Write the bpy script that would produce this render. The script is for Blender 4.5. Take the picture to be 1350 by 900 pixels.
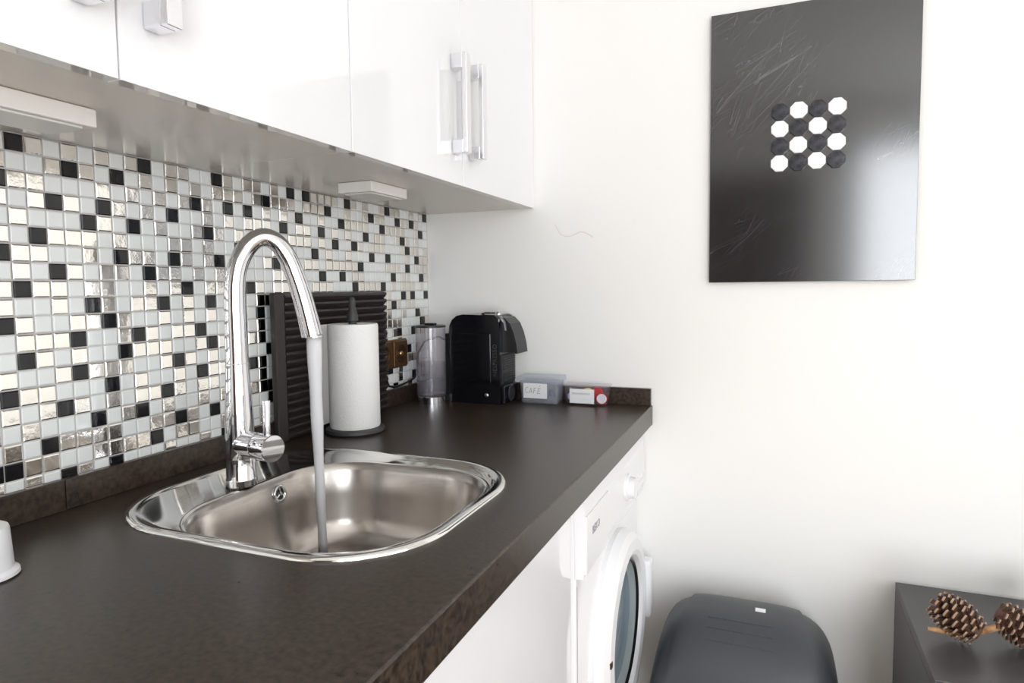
import bpy, bmesh, math, random
from mathutils import Vector, Matrix
random.seed(7)
S = bpy.context.scene
C = S.collection
for o in list(bpy.data.objects): bpy.data.objects.remove(o)

# ---------------------------------------------------------------- camera
cam_data = bpy.data.cameras.new('camera'); cam = bpy.data.objects.new('camera', cam_data); C.objects.link(cam)
RIGHT = Vector((0.92408747, 0.38199309, -0.0119846)); DOWN = Vector((0.01469141, -0.06684062, -0.9976555)); FWD = Vector((-0.38189857, 0.92174487, -0.0673786))
M4 = Matrix((RIGHT, -DOWN, -FWD)).transposed().to_4x4(); M4.translation = Vector((0.9625, -0.5815, 1.2160))
cam.matrix_world = M4
cam_data.sensor_width = 36; cam_data.lens = 861.63 / 1350 * 36
cam_data.shift_x = (675 - 667.04) / 1350; cam_data.shift_y = (436.54 - 450) / 1350
cam_data.clip_start = 0.02
S.camera = cam
# ---------------------------------------------------------------- world, light, exposure
W = bpy.data.worlds.new('sky'); S.world = W; W.use_nodes = True
bgn = W.node_tree.nodes['Background']; bgn.inputs[0].default_value = (0.80, 0.88, 1.0, 1); bgn.inputs[1].default_value = 1.0
def area(name, loc, rot, sx, sy, power, col):
    l = bpy.data.lights.new(name, 'AREA'); l.shape = 'RECTANGLE'; l.size = sx; l.size_y = sy; l.energy = power; l.color = col
    o = bpy.data.objects.new(name, l); C.objects.link(o); o.location = loc; o.rotation_euler = rot
    return o
area('daylight_and_fill', (2.25, -2.80, 1.20), (math.radians(90), 0, 0), 1.55, 2.2, 185, (0.93, 0.965, 1.0))
area('daylight_and_fill', (3.36, -0.75, 1.35), (math.radians(90), 0, math.radians(90)), 1.5, 1.7, 45, (0.94, 0.97, 1.0))  # added fill light from the right, set behind a made-up window
S.view_settings.view_transform = 'Standard'; S.view_settings.look = 'None'; S.view_settings.gamma = 1.0
S.view_settings.use_curve_mapping = False
S.view_settings.exposure = -0.88
S.cycles.use_denoising = True
S.cycles.max_bounces = 10; S.cycles.diffuse_bounces = 6; S.cycles.glossy_bounces = 6; S.cycles.transmission_bounces = 10; S.cycles.transparent_max_bounces = 12
S.cycles.sample_clamp_indirect = 8.0
S.cycles.caustics_reflective = False; S.cycles.caustics_refractive = False

# ---------------------------------------------------------------- materials
def mat(name, col, rough=0.5, metal=0.0, **kw):
    m = bpy.data.materials.new(name); m.use_nodes = True
    b = m.node_tree.nodes['Principled BSDF']
    b.inputs['Base Color'].default_value = (*col, 1); b.inputs['Roughness'].default_value = rough; b.inputs['Metallic'].default_value = metal
    for k, v in kw.items(): b.inputs[k.replace('_', ' ')].default_value = v
    return m
def nodes(m): return m.node_tree.nodes, m.node_tree.links, m.node_tree.nodes['Principled BSDF']
def texco(m, scale=(1, 1, 1)):
    n, l, b = nodes(m)
    t = n.new('ShaderNodeTexCoord'); mp = n.new('ShaderNodeMapping'); mp.inputs['Scale'].default_value = scale
    l.new(t.outputs['Object'], mp.inputs['Vector']); return mp.outputs['Vector']
def bump(m, scale, strength, dist=0.001, stretch=(1, 1, 1), detail=3, world=False):
    n, l, b = nodes(m)
    nz = n.new('ShaderNodeTexNoise'); nz.inputs['Scale'].default_value = scale; nz.inputs['Detail'].default_value = detail
    l.new(n.new('ShaderNodeNewGeometry').outputs['Position'] if world else texco(m, stretch), nz.inputs['Vector'])
    bp = n.new('ShaderNodeBump'); bp.inputs['Strength'].default_value = strength; bp.inputs['Distance'].default_value = dist
    l.new(nz.outputs['Fac'], bp.inputs['Height']); l.new(bp.outputs['Normal'], b.inputs['Normal']); return m
def mottle(m, scale, c0, c1, stretch=(1, 1, 1), detail=6, p0=0.3, p1=0.7, rough=None):
    n, l, b = nodes(m)
    nz = n.new('ShaderNodeTexNoise'); nz.inputs['Scale'].default_value = scale; nz.inputs['Detail'].default_value = detail
    l.new(texco(m, stretch), nz.inputs['Vector'])
    r = n.new('ShaderNodeValToRGB'); r.color_ramp.elements[0].position = p0; r.color_ramp.elements[1].position = p1
    r.color_ramp.elements[0].color = (*c0, 1); r.color_ramp.elements[1].color = (*c1, 1)
    l.new(nz.outputs['Fac'], r.inputs['Fac']); l.new(r.outputs['Color'], b.inputs['Base Color'])
    if rough:
        q = n.new('ShaderNodeMapRange'); q.inputs['To Min'].default_value = rough[0]; q.inputs['To Max'].default_value = rough[1]
        l.new(nz.outputs['Fac'], q.inputs['Value']); l.new(q.outputs['Result'], b.inputs['Roughness'])
    return m
WALL = bump(mat('wall_paint', (0.90, 0.89, 0.865), 0.75), 90, 0.06, 0.001)
CEIL = mat('ceiling_paint', (0.9, 0.9, 0.89), 0.8)
FLOOR = mottle(mat('wood_floor', (0.5, 0.40, 0.31), 0.35), 6, (0.46, 0.36, 0.27), (0.60, 0.49, 0.38), (6, 0.6, 1))
GLOSSW = mat('gloss_white_lacquer', (0.88, 0.88, 0.90), 0.07)
GLOSSW.node_tree.nodes['Principled BSDF'].inputs['Coat Weight'].default_value = 0.3
CARC = mat('cabinet_carcass', (0.76, 0.71, 0.645), 0.27)
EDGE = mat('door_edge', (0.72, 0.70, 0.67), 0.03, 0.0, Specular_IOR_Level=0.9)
COUNTER = bump(mottle(mat('worktop_laminate', (0.06, 0.05, 0.04), 0.3), 130, (0.012, 0.0082, 0.006), (0.064, 0.043, 0.030), detail=10, rough=(0.22, 0.42)), 260, 0.12, 0.0006)
GROUT = bump(mat('grout', (0.62, 0.60, 0.58), 0.85), 300, 0.2)
T_WHITE = mat('white_glass_tile', (0.85, 0.87, 0.865), 0.10, 0.0, Coat_Weight=0.4)
T_SILVER = bump(mat('mirror_tile', (0.92, 0.89, 0.84), 0.12, 1.0), 60, 0.16, 0.003, world=True)
T_BLACK = mat('black_glass_tile', (0.006, 0.006, 0.008), 0.06)
CHROME = mat('chrome', (0.74, 0.74, 0.77), 0.04, 1.0)
HANDLE = mat('brushed_nickel', (0.84, 0.84, 0.87), 0.22, 1.0)
SATIN = mat('satin_metal', (0.62, 0.62, 0.64), 0.28, 1.0)
STEEL_P = bump(mat('polished_steel', (0.80, 0.79, 0.77), 0.10, 1.0), 30, 0.03, 0.001)
STEEL_B = bump(mat('brushed_steel', (0.50, 0.47, 0.44), 0.25, 1.0), 160, 0.06, 0.0006, (1, 1, 6))
BLACKP = mat('black_plastic', (0.012, 0.012, 0.013), 0.32)
BLACKG = mat('black_gloss_plastic', (0.007, 0.007, 0.009), 0.09)
CHARC = bump(mat('charcoal_plastic', (0.032, 0.031, 0.033), 0.45), 400, 0.08)
BROWNP = bump(mat('dark_brown_rubber', (0.030, 0.025, 0.024), 0.42), 300, 0.08)
WHITEP = mat('white_plastic', (0.86, 0.86, 0.88), 0.28)
WHITEE = mat('white_enamel', (0.86, 0.86, 0.87), 0.14)
LEDP = mat('lamp_housing', (0.86, 0.83, 0.80), 0.4)
LEDD = mat('lamp_diffuser', (0.75, 0.74, 0.72), 0.3)
PAPER = bump(mat('paper_towel', (0.90, 0.89, 0.87), 0.9), 260, 0.5, 0.002)
CARD = mat('white_card', (0.90, 0.90, 0.92), 0.7)
INK = mat('ink', (0.05, 0.05, 0.07), 0.7)
INKG = mat('grey_ink', (0.30, 0.29, 0.33), 0.7)
BRONZE = bump(mat('bronze_plate', (0.20, 0.105, 0.045), 0.33, 0.75), 40, 0.2)
BRONZE_D = mat('dark_bronze', (0.09, 0.045, 0.02), 0.4, 0.7)
BRASS = mat('brass', (0.65, 0.42, 0.2), 0.3, 1.0)
def thin(name, tint, body, gloss, opaque):
    m = bpy.data.materials.new(name); m.use_nodes = True; n, l = m.node_tree.nodes, m.node_tree.links; n.clear()
    o = n.new('ShaderNodeOutputMaterial'); t = n.new('ShaderNodeBsdfTransparent'); t.inputs[0].default_value = (*tint, 1)
    d = n.new('ShaderNodeBsdfDiffuse'); d.inputs[0].default_value = (*body, 1); g = n.new('ShaderNodeBsdfGlossy'); g.inputs['Roughness'].default_value = gloss
    a = n.new('ShaderNodeMixShader'); a.inputs[0].default_value = opaque; l.new(t.outputs[0], a.inputs[1]); l.new(d.outputs[0], a.inputs[2])
    f = n.new('ShaderNodeLayerWeight'); f.inputs[0].default_value = 0.5; p = n.new('ShaderNodeMath'); p.operation = 'POWER'; p.inputs[1].default_value = 4.0; l.new(f.outputs['Facing'], p.inputs[0]); q = n.new('ShaderNodeMath'); q.operation = 'MULTIPLY_ADD'; q.inputs[1].default_value = 0.55; q.inputs[2].default_value = 0.035; l.new(p.outputs[0], q.inputs[0]); b = n.new('ShaderNodeMixShader'); l.new(q.outputs[0], b.inputs[0]); l.new(a.outputs[0], b.inputs[1]); l.new(g.outputs[0], b.inputs[2])
    l.new(b.outputs[0], o.inputs[0]); return m
CLEAR = thin('clear_plastic', (0.97, 0.96, 0.98), (0.9, 0.9, 0.93), 0.03, 0.03)
FROST = thin('frosted_plastic', (0.92, 0.94, 0.98), (0.85, 0.87, 0.92), 0.15, 0.16)
TANKP = thin('tank_plastic', (0.97, 0.962, 0.975), (0.85, 0.83, 0.87), 0.03, 0.05)
WATER = mat('running_water', (0.93, 0.92, 0.94), 0.16, 0.0, Transmission_Weight=0.25, IOR=1.33)
TANKW = thin('tank_water', (0.93, 0.93, 0.95), (0.8, 0.8, 0.85), 0.02, 0.04)
DOORGL = mat('washer_glass', (0.20, 0.25, 0.29), 0.04, 0.0, Coat_Weight=0.6)
RUBBER = mat('rubber_seal', (0.30, 0.34, 0.35), 0.5)
BINM = bump(mat('bin_plastic', (0.045, 0.048, 0.056), 0.42), 500, 0.08)
SHELF = mat('dark_laminate', (0.055, 0.053, 0.054), 0.33)
BARK = mottle(mat('twig_bark', (0.4, 0.2, 0.08), 0.8), 60, (0.22, 0.10, 0.04), (0.62, 0.36, 0.17))
CONE = mat('cone_brown', (0.10, 0.045, 0.025), 0.7)
CONET = mat('cone_tip', (0.40, 0.27, 0.19), 0.75)
RED = mat('red_foil', (0.62, 0.02, 0.03), 0.25, 0.4)
PURPLE = mat('violet_foil', (0.12, 0.07, 0.5), 0.25, 0.4)
NAVY = mat('dark_blue_foil', (0.03, 0.035, 0.12), 0.25, 0.4)
YELLOW = mat('yellow_foil', (0.75, 0.7, 0.2), 0.3, 0.3)
OCTW = mat('white_tile_magnet', (0.92, 0.92, 0.92), 0.15)
OCTB = bump(mottle(mat('black_tile_magnet', (0.03, 0.03, 0.04), 0.12), 90, (0.010, 0.010, 0.013), (0.07, 0.07, 0.085)), 90, 0.25, 0.001)
PENCIL = mat('pencil', (0.66, 0.62, 0.67), 0.9); PENCILR = mat('red_pencil', (0.75, 0.5, 0.56), 0.9)
GLASSW = bpy.data.materials.new('window_glass'); GLASSW.use_nodes = True
_n, _l = GLASSW.node_tree.nodes, GLASSW.node_tree.links; _n.clear()
_o = _n.new('ShaderNodeOutputMaterial'); _m = _n.new('ShaderNodeMixShader'); _t = _n.new('ShaderNodeBsdfTransparent'); _g = _n.new('ShaderNodeBsdfGlossy'); _g.inputs['Roughness'].default_value = 0.02
_m.inputs[0].default_value = 0.06; _l.new(_t.outputs[0], _m.inputs[1]); _l.new(_g.outputs[0], _m.inputs[2]); _l.new(_m.outputs[0], _o.inputs[0])
# scratched black sheet
BOARDM = mat('black_sheet', (0.012, 0.012, 0.014), 0.14, 0.0, IOR=2.0)
n, l, b = nodes(BOARDM)
acc = None
for sc_, rot_, st_ in ((2.2, 0.45, 22), (2.0, 0.8, 26), (2.4, 1.2, 22)):
    t = n.new('ShaderNodeTexCoord'); m0 = n.new('ShaderNodeMapping'); m0.inputs['Rotation'].default_value = (0, rot_, 0)
    mp = n.new('ShaderNodeMapping'); mp.inputs['Scale'].default_value = (1, 1, st_)
    l.new(t.outputs['Object'], m0.inputs['Vector']); l.new(m0.outputs[0], mp.inputs['Vector'])
    nz = n.new('ShaderNodeTexNoise'); nz.inputs['Scale'].default_value = sc_; nz.inputs['Detail'].default_value = 2; nz.inputs['Distortion'].default_value = 0.6; l.new(mp.outputs[0], nz.inputs['Vector'])
    r = n.new('ShaderNodeValToRGB'); e = r.color_ramp.elements; e[0].position = 0.492; e[0].color = (0, 0, 0, 1); e[1].position = 0.5; e[1].color = (1, 1, 1, 1); x = e.new(0.508); x.color = (0, 0, 0, 1)
    l.new(nz.outputs['Fac'], r.inputs['Fac'])
    nb = n.new('ShaderNodeTexNoise'); nb.inputs['Scale'].default_value = 5; l.new(t.outputs['Object'], nb.inputs['Vector'])
    q = n.new('ShaderNodeMapRange'); q.inputs['From Min'].default_value = 0.46; q.inputs['From Max'].default_value = 0.75; l.new(nb.outputs['Fac'], q.inputs['Value'])
    mu = n.new('ShaderNodeMath'); mu.operation = 'MULTIPLY'; l.new(r.outputs['Color'], mu.inputs[0]); l.new(q.outputs[0], mu.inputs[1])
    if acc is None: acc = mu.outputs[0]
    else:
        ad = n.new('ShaderNodeMath'); ad.operation = 'MAXIMUM'; l.new(acc, ad.inputs[0]); l.new(mu.outputs[0], ad.inputs[1]); acc = ad.outputs[0]
mx = n.new('ShaderNodeMix'); mx.data_type = 'RGBA'; mx.inputs['A'].default_value = (0.012, 0.012, 0.014, 1); mx.inputs['B'].default_value = (0.11, 0.11, 0.13, 1)
l.new(acc, mx.inputs['Factor']); l.new(mx.outputs['Result'], b.inputs['Base Color'])

# ---------------------------------------------------------------- helpers
FLAT = set()
def obj(name, bm, m, parent=None, smooth=False, auto=None):
    if id(bm) in FLAT: smooth = False; FLAT.discard(id(bm))
    me = bpy.data.meshes.new(name)
    bmesh.ops.recalc_face_normals(bm, faces=bm.faces[:])
    bm.to_mesh(me); bm.free()
    for mm in (m if isinstance(m, (list, tuple)) else [m]): me.materials.append(mm)
    if smooth:
        me.shade_smooth()
        if auto: me.set_sharp_from_angle(angle=math.radians(auto))
    o = bpy.data.objects.new(name, me); C.objects.link(o)
    if parent is not None: o.parent = parent
    return o
def tag(o, label, cat, group=None):
    o['label'] = label; o['category'] = cat
    if group: o['group'] = group
    return o
def thing(name, loc, label, cat, group=None, rotz=0):
    e = bpy.data.objects.new(name, None); C.objects.link(e); e.location = loc; e.rotation_euler = (0, 0, rotz); e.empty_display_size = 0.05
    return tag(e, label, cat, group)
def struct(o): o['kind'] = 'structure'; return o
def nb():
    b = bmesh.new(); FLAT.discard(id(b)); return b
def box(bm, a, c, bev=0, seg=2):
    a = Vector(a); c = Vector(c); FLAT.add(id(bm))
    r = bmesh.ops.create_cube(bm, size=1, matrix=Matrix.Translation((a + c) / 2) @ Matrix.Diagonal((*(abs(c[i] - a[i]) for i in range(3)), 1)))
    if bev:
        es = list({e for v in r['verts'] for e in v.link_edges})
        bmesh.ops.bevel(bm, geom=es, offset=bev, segments=seg, affect='EDGES', profile=0.5, clamp_overlap=True)
    return bm
def bx(a, c, bev=0, seg=2): return box(nb(), a, c, bev, seg)
def frame_from(d):
    d = Vector(d).normalized(); u = d.orthogonal().normalized(); return u, d.cross(u)
def tube(bm, pts, rad, seg=24, caps=True):
    pts = [Vector(p) for p in pts]; k = len(pts); rr = rad if isinstance(rad, (list, tuple)) else [rad] * k
    u = None; rings = []
    for i, p in enumerate(pts):
        d = (pts[min(i + 1, k - 1)] - pts[max(i - 1, 0)]).normalized()
        if u is None: u = d.orthogonal().normalized()
        u = (u - d * u.dot(d)).normalized(); v = d.cross(u)
        rings.append([bm.verts.new(p + (u * math.cos(2 * math.pi * j / seg) + v * math.sin(2 * math.pi * j / seg)) * rr[i]) for j in range(seg)])
    for a, b_ in zip(rings, rings[1:]):
        for j in range(seg): bm.faces.new((a[j], a[(j + 1) % seg], b_[(j + 1) % seg], b_[j]))
    if caps: bm.faces.new(rings[0]); bm.faces.new(rings[-1])
    return bm
def lathe(bm, prof, seg=48, origin=(0, 0, 0), axis=(0, 0, 1), close=False):
    ax = Vector(axis).normalized(); u, v = frame_from(ax); O = Vector(origin); rings = []
    for r, h in prof:
        if r < 1e-6: rings.append([bm.verts.new(O + ax * h)])
        else: rings.append([bm.verts.new(O + ax * h + (u * math.cos(2 * math.pi * j / seg) + v * math.sin(2 * math.pi * j / seg)) * r) for j in range(seg)])
    pairs = list(zip(rings, rings[1:]))
    if close: pairs.append((rings[-1], rings[0]))
    for a, b_ in pairs:
        for j in range(seg):
            j2 = (j + 1) % seg
            if len(a) == 1 and len(b_) == 1: continue
            if len(a) == 1: bm.faces.new((a[0], b_[j], b_[j2]))
            elif len(b_) == 1: bm.faces.new((a[j], a[j2], b_[0]))
            else: bm.faces.new((a[j], a[j2], b_[j2], b_[j]))
    return bm
def rrect(cx, cy, hx, hy, r, n_=96):
    r = min(r, hx, hy); pts = []; q = n_ // 4
    for k, (sx, sy, a0) in enumerate(((1, 1, 0), (-1, 1, 90), (-1, -1, 180), (1, -1, 270))):
        for i in range(q):
            a = math.radians(a0 + 90 * i / (q - 1)); pts.append((cx + sx * (hx - r) + r * math.cos(a), cy + sy * (hy - r) + r * math.sin(a)))
    return pts
def loft(bm, loops, cap0=False, cap1=False, closed=False):
    rings = [[bm.verts.new(p) for p in L] for L in loops]; N = len(rings[0])
    prs = list(zip(rings, rings[1:]))
    if closed: prs.append((rings[-1], rings[0]))
    for a, b_ in prs:
        for j in range(N): bm.faces.new((a[j], a[(j + 1) % N], b_[(j + 1) % N], b_[j]))
    if cap0: bm.faces.new(rings[0])
    if cap1: bm.faces.new(rings[-1])
    return bm
def prism(bm, pts, d):          # polygon of 3-D points extruded by vector d
    FLAT.add(id(bm)); d = Vector(d); a = [bm.verts.new(p) for p in pts]; b_ = [bm.verts.new(Vector(p) + d) for p in pts]; N = len(a)
    bm.faces.new(a); bm.faces.new(b_[::-1])
    for j in range(N): bm.faces.new((a[j], b_[j], b_[(j + 1) % N], a[(j + 1) % N]))
    return bm
def bevel_all(bm, off, seg=2, ang=30):
    es = [e for e in bm.edges if len(e.link_faces) == 2 and e.calc_face_angle(0) > math.radians(ang)]
    bmesh.ops.bevel(bm, geom=es, offset=off, segments=seg, affect='EDGES', profile=0.5, clamp_overlap=True); return bm
def text(name, body, size, m, matrix, parent, extrude=0.0003, spacing=1.0):
    cu = bpy.data.curves.new(name, 'FONT'); cu.body = body; cu.size = size; cu.extrude = extrude; cu.align_x = 'CENTER'; cu.align_y = 'CENTER'; cu.space_character = spacing; cu.resolution_u = 3
    t = bpy.data.objects.new(name + '_tmp', cu); C.objects.link(t)
    dg = bpy.context.evaluated_depsgraph_get(); me = bpy.data.meshes.new_from_object(t.evaluated_get(dg))
    bpy.data.objects.remove(t); bpy.data.curves.remove(cu)
    me.transform(matrix); me.materials.clear(); me.materials.append(m)
    o = bpy.data.objects.new(name, me); C.objects.link(o); o.parent = parent; return o
def basis(origin, ex, ey):
    ex = Vector(ex).normalized(); ey = Vector(ey).normalized(); ez = ex.cross(ey)
    m = Matrix((ex, ey, ez)).transposed().to_4x4(); m.translation = Vector(origin); return m

# ---------------------------------------------------------------- room shell
YE = 1.145; XR = 3.2; YF = -2.6; H = 2.55; ZC = 0.90; ZU = 1.4335
struct(obj('floor', bx((-0.2, YF - 0.2, -0.1), (XR + 0.2, YE + 0.2, 0)), FLOOR))
struct(obj('ceiling', bx((-0.2, YF - 0.2, H), (XR + 0.2, YE + 0.2, H + 0.1)), CEIL))
wl = struct(obj('wall_left', bx((-0.2, YF, 0), (-0.006, YE + 0.2, H)), WALL))
wb = struct(obj('wall_back', bx((-0.006, YE, 0), (XR + 0.2, YE + 0.2, H)), WALL))
def wall_with_hole(name, axis, p0, p1, a0, a1, h0, h1, A0, A1):
    bm = nb()
    def seg(u0, u1, z0, z1):
        if axis == 'y': box(bm, (u0, p0, z0), (u1, p1, z1))
        else: box(bm, (p0, u0, z0), (p1, u1, z1))
    seg(A0, a0, 0, H); seg(a1, A1, 0, H); seg(a0, a1, 0, h0); seg(a0, a1, h1, H)
    return struct(obj(name, bm, WALL))
wall_with_hole('wall_front', 'y', YF - 0.2, YF, 1.48, 3.02, 0.12, 2.25, -0.2, XR + 0.2)
dr_ = struct(obj('added_door', bx((0.30, YF, 0.0), (1.18, YF + 0.035, 2.06), 0.004), mottle(mat('dark_wood', (0.06, 0.035, 0.02), 0.35), 5, (0.045, 0.025, 0.015), (0.09, 0.05, 0.03), (8, 8, 0.7))))  # added unseen dark door, gives the chrome tap something dark to reflect
for z0, z1 in ((0.15, 0.95), (1.10, 1.92)): obj('panel', bx((0.42, YF + 0.034, z0), (1.06, YF + 0.043, z1), 0.006), dr_.data.materials[0], dr_)
obj('door_handle', tube(nb(), [(0.38, YF + 0.034, 1.02), (0.38, YF + 0.075, 1.02), (0.39, YF + 0.08, 1.02), (0.49, YF + 0.08, 1.02)], 0.009, 12), SATIN, dr_, True)
wall_with_hole('wall_right', 'x', XR, XR + 0.2, -1.5, 0.0, 0.55, 2.15, YF, YE + 0.2)
def window(name, axis, p, a0, a1, h0, h1):
    bm = nb(); t = 0.06
    def seg(b_, u0, u1, z0, z1, d=0.03):
        if axis == 'y': box(b_, (u0, p - d, z0), (u1, p + d, z1))
        else: box(b_, (p - d, u0, z0), (p + d, u1, z1))
    seg(bm, a0, a0 + t, h0, h1); seg(bm, a1 - t, a1, h0, h1); seg(bm, a0, a1, h0, h0 + t); seg(bm, a0, a1, h1 - t, h1)
    mid = (a0 + a1) / 2; seg(bm, mid - t / 2, mid + t / 2, h0, h1)
    o = struct(obj(name, bm, WHITEP))
    for u0, u1 in ((a0 + t, mid - t / 2), (mid + t / 2, a1 - t)):
        g = nb(); seg(g, u0, u1, h0 + t, h1 - t, 0.003); obj('pane', g, GLASSW, o)
window('window_1', 'y', YF - 0.1, 1.48, 3.02, 0.12, 2.25)
window('added_window', 'x', XR + 0.1, -1.5, 0.0, 0.55, 2.15)  # added unseen window, made up to let in the right-hand fill light
for nm, a, c in (('baseboard_back', (1.16, YE - 0.012, 0), (XR, YE, 0.07)), ('baseboard_right', (XR - 0.012, YF, 0), (XR, YE - 0.012, 0.07))):
    struct(obj(nm, bx(a, c, 0.003), WHITEP))

# ---------------------------------------------------------------- mosaic on the left wall
P = 0.025
obj('grout_bed', bx((-0.006, -0.30, 0.90), (-0.0025, YE, ZU)), GROUT, wl)
def tile_mesh(name, m, y0=-0.0114, y1=0.0114, dish=0.0):
    bm = nb(); z0, z1 = -0.0114, 0.0114; i = 0.0016
    lo = [bm.verts.new((-0.004, a, c)) for a, c in ((y0, z0), (y1, z0), (y1, z1), (y0, z1))]
    mi = [bm.verts.new((-0.0009, a, c)) for a, c in ((y0, z0), (y1, z0), (y1, z1), (y0, z1))]
    hi = [bm.verts.new((0.0, a, c)) for a, c in ((y0 + i, z0 + i), (y1 - i, z0 + i), (y1 - i, z1 - i), (y0 + i, z1 - i))]
    for A, B in ((lo, mi), (mi, hi)):
        for j in range(4): bm.faces.new((A[j], A[(j + 1) % 4], B[(j + 1) % 4], B[j]))
    if dish:
        c = bm.verts.new((dish, (y0 + y1) / 2, 0))
        for j in range(4): bm.faces.new((hi[j], hi[(j + 1) % 4], c))
    else: bm.faces.new(hi)
    bmesh.ops.recalc_face_normals(bm, faces=bm.faces[:])
    me = bpy.data.meshes.new(name); bm.to_mesh(me); bm.free(); me.materials.append(m); return me
TM = {'w': tile_mesh('white_tile', T_WHITE), 's': tile_mesh('mirror_tile', T_SILVER), 'b': tile_mesh('black_tile', T_BLACK)}
BLACKS = {(0,0),(0,8),(0,14),(0,22),(0,24),(0,30),(0,37),(0,45),(1,3),(1,6),(1,19),(1,27),(1,34),(1,39),(1,42),(2,-1),(2,12),(2,15),(2,17),(2,23),(2,29),(2,36),(2,44),(3,2),(3,5),(3,10),(3,21),(3,26),(3,33),(3,40),(4,4),(4,7),(4,13),(4,19),(4,28),(4,31),(4,41),(5,1),(5,16),(5,25),(5,34),(5,37),(5,43),(6,-1),(6,6),(6,10),(6,14),(6,20),(6,32),(6,41),(7,2),(7,8),(7,26),(7,29),(7,38),(7,44),(8,0),(8,11),(8,17),(8,31),(8,36),(9,4),(9,9),(9,13),(9,40),(9,42),(9,45),(10,-1),(10,5),(10,18),(10,38),(11,3),(11,7),(11,12),(11,43),(12,0),(12,6),(12,13),(12,44),(13,3),(13,10),(13,19),(13,39),(13,42),(14,-1),(14,5),(14,12),(14,17),(15,2),(15,9),(15,16),(15,41),(16,4),(16,7),(16,19),(17,1),(17,10),(17,13),(17,37),(18,-1),(18,8),(18,42),(19,2),(19,5),(19,14),(19,38)}
# rows from the top, columns -1 .. 14 : s = mirrored silver tile
SIL = {0: (1,3,5,7,10,11,15,17,18), 1: (-1,2,4,8,10,12,14,16,17), 2: (0,1,5,7,9,11,13,18), 3: (-1,1,3,6,8,13,15), 4: (0,5,9,12,14,15,16), 5: (-1,2,3,4,6,10,11,13),
       6: (0,1,4,7,8,11,13,15), 7: (0,3,5,6,9,10,12,14), 8: (-1,1,2,4,5,8,10,13,14), 9: (-1,2,5,7,8,11), 10: (0,3,4,6,9,11,13), 11: (0,1,2,6,8,10,11), 12: (1,3,7,8,9,12,14),
       13: (-1,2,4,5,6,9,11,13), 14: (0,1,7,10,13,14), 15: (-1,1,3,5,7,8,10,12,13), 16: (0,6,9,12,14), 17: (-1,2,3,4,5,8,9,11), 18: (0,1,4,5,6,7,10,11,14), 19: (0,3,9,12)}
def kind(r, c):
    if (r, c) in BLACKS: return 'b'
    if -1 <= c <= 14: return 's' if c in SIL[r] else 'w'
    h = random.random()
    if c < -1: return 'b' if h < 0.1 else ('s' if h < 0.48 else 'w')
    return 's' if h < 0.42 else 'w'
vs, fs, mi_ = [], [], []
for r in range(20):
    for c in range(-11, 47):
        k = kind(r, c); y = c * P; z = 1.421 - r * P
        if y + 0.0114 > YE: continue
        if -1 <= c <= 13:
            o = bpy.data.objects.new('tile', TM[k]); C.objects.link(o); o.parent = wl; o.location = (random.uniform(-0.0003, 0.0003), y, z)
            o.rotation_euler = (0, random.gauss(0, 0.006), random.gauss(0, 0.006))
        else:
            me = TM[k]; off = len(vs); ry, rz = random.gauss(0, 0.006), random.gauss(0, 0.006); dx = random.uniform(-0.0003, 0.0003)
            for v in me.vertices: vs.append((v.co.x + dx + v.co.z * ry - v.co.y * rz, v.co.y + y, v.co.z + z))
            for p in me.polygons: fs.append([i + off for i in p.vertices]); mi_.append('wsb'.index(k))
me = bpy.data.meshes.new('tile_field'); me.from_pydata(vs, [], fs); me.polygons.foreach_set('material_index', mi_)
for m in (T_WHITE, T_SILVER, T_BLACK): me.materials.append(m)
o = bpy.data.objects.new('tile_field', me); C.objects.link(o); o.parent = wl; o['kind'] = 'stuff'

# ---------------------------------------------------------------- pencil scribble on the end wall
bm = nb(); tube(bm, [(0.396, YE - 0.0004, 1.386), (0.405, YE - 0.0004, 1.372), (0.413, YE - 0.0004, 1.358), (0.428, YE - 0.0004, 1.352), (0.441, YE - 0.0004, 1.352), (0.456, YE - 0.0004, 1.358), (0.468, YE - 0.0004, 1.363)], 0.0006, 6)
obj('pencil_scribble', bm, PENCIL, wb)
bm = nb(); tube(bm, [(0.468, YE - 0.0004, 1.363), (0.480, YE - 0.0004, 1.361), (0.492, YE - 0.0004, 1.355), (0.504, YE - 0.0004, 1.347)], 0.0006, 6)
obj('pencil_scribble', bm, PENCILR, wb)

# ---------------------------------------------------------------- worktop
SX, SY, SHX, SHY, SR = 0.320, 0.2365, 0.255, 0.2295, 0.150
YB = -0.80; XF = 0.664
wt = thing('worktop', (0.33, 0.17, 0.848), 'dark brown stone-look laminate worktop holding the sink', 'worktop')
def local(o, t): o.matrix_parent_inverse = Matrix.Translation(-Vector(t.location)); return o
bm = nb()
hole = rrect(SX, SY, SHX - 0.012, SHY - 0.012, SR - 0.012, 96)
def ring(z, pts): return [bm.verts.new((x, y, z)) for x, y in pts]
outer = [(0.0005, YB), (XF, YB), (XF, YE - 0.0005), (0.0005, YE - 0.0005)]
for z in (ZC, 0.848):
    a = ring(z, outer); h_ = ring(z, hole)
    es = [bm.edges.new((a[j], a[(j + 1) % 4])) for j in range(4)]
    hv = []
    for v in h_:
        if not hv or (v.co - hv[-1].co).length > 1e-6: hv.append(v)
        else: bm.verts.remove(v)
    es += [bm.edges.new((hv[j], hv[(j + 1) % len(hv)])) for j in range(len(hv))]
    bmesh.ops.triangle_fill(bm, edges=es, use_beauty=True)
    if z == ZC: topA, topH = a, hv
    else: botA, botH = a, hv
for A, B in ((topA, botA), (topH, botH)):
    for j in range(len(A)): bm.faces.new((A[j], A[(j + 1) % len(A)], B[(j + 1) % len(A)], B[j]))
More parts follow.
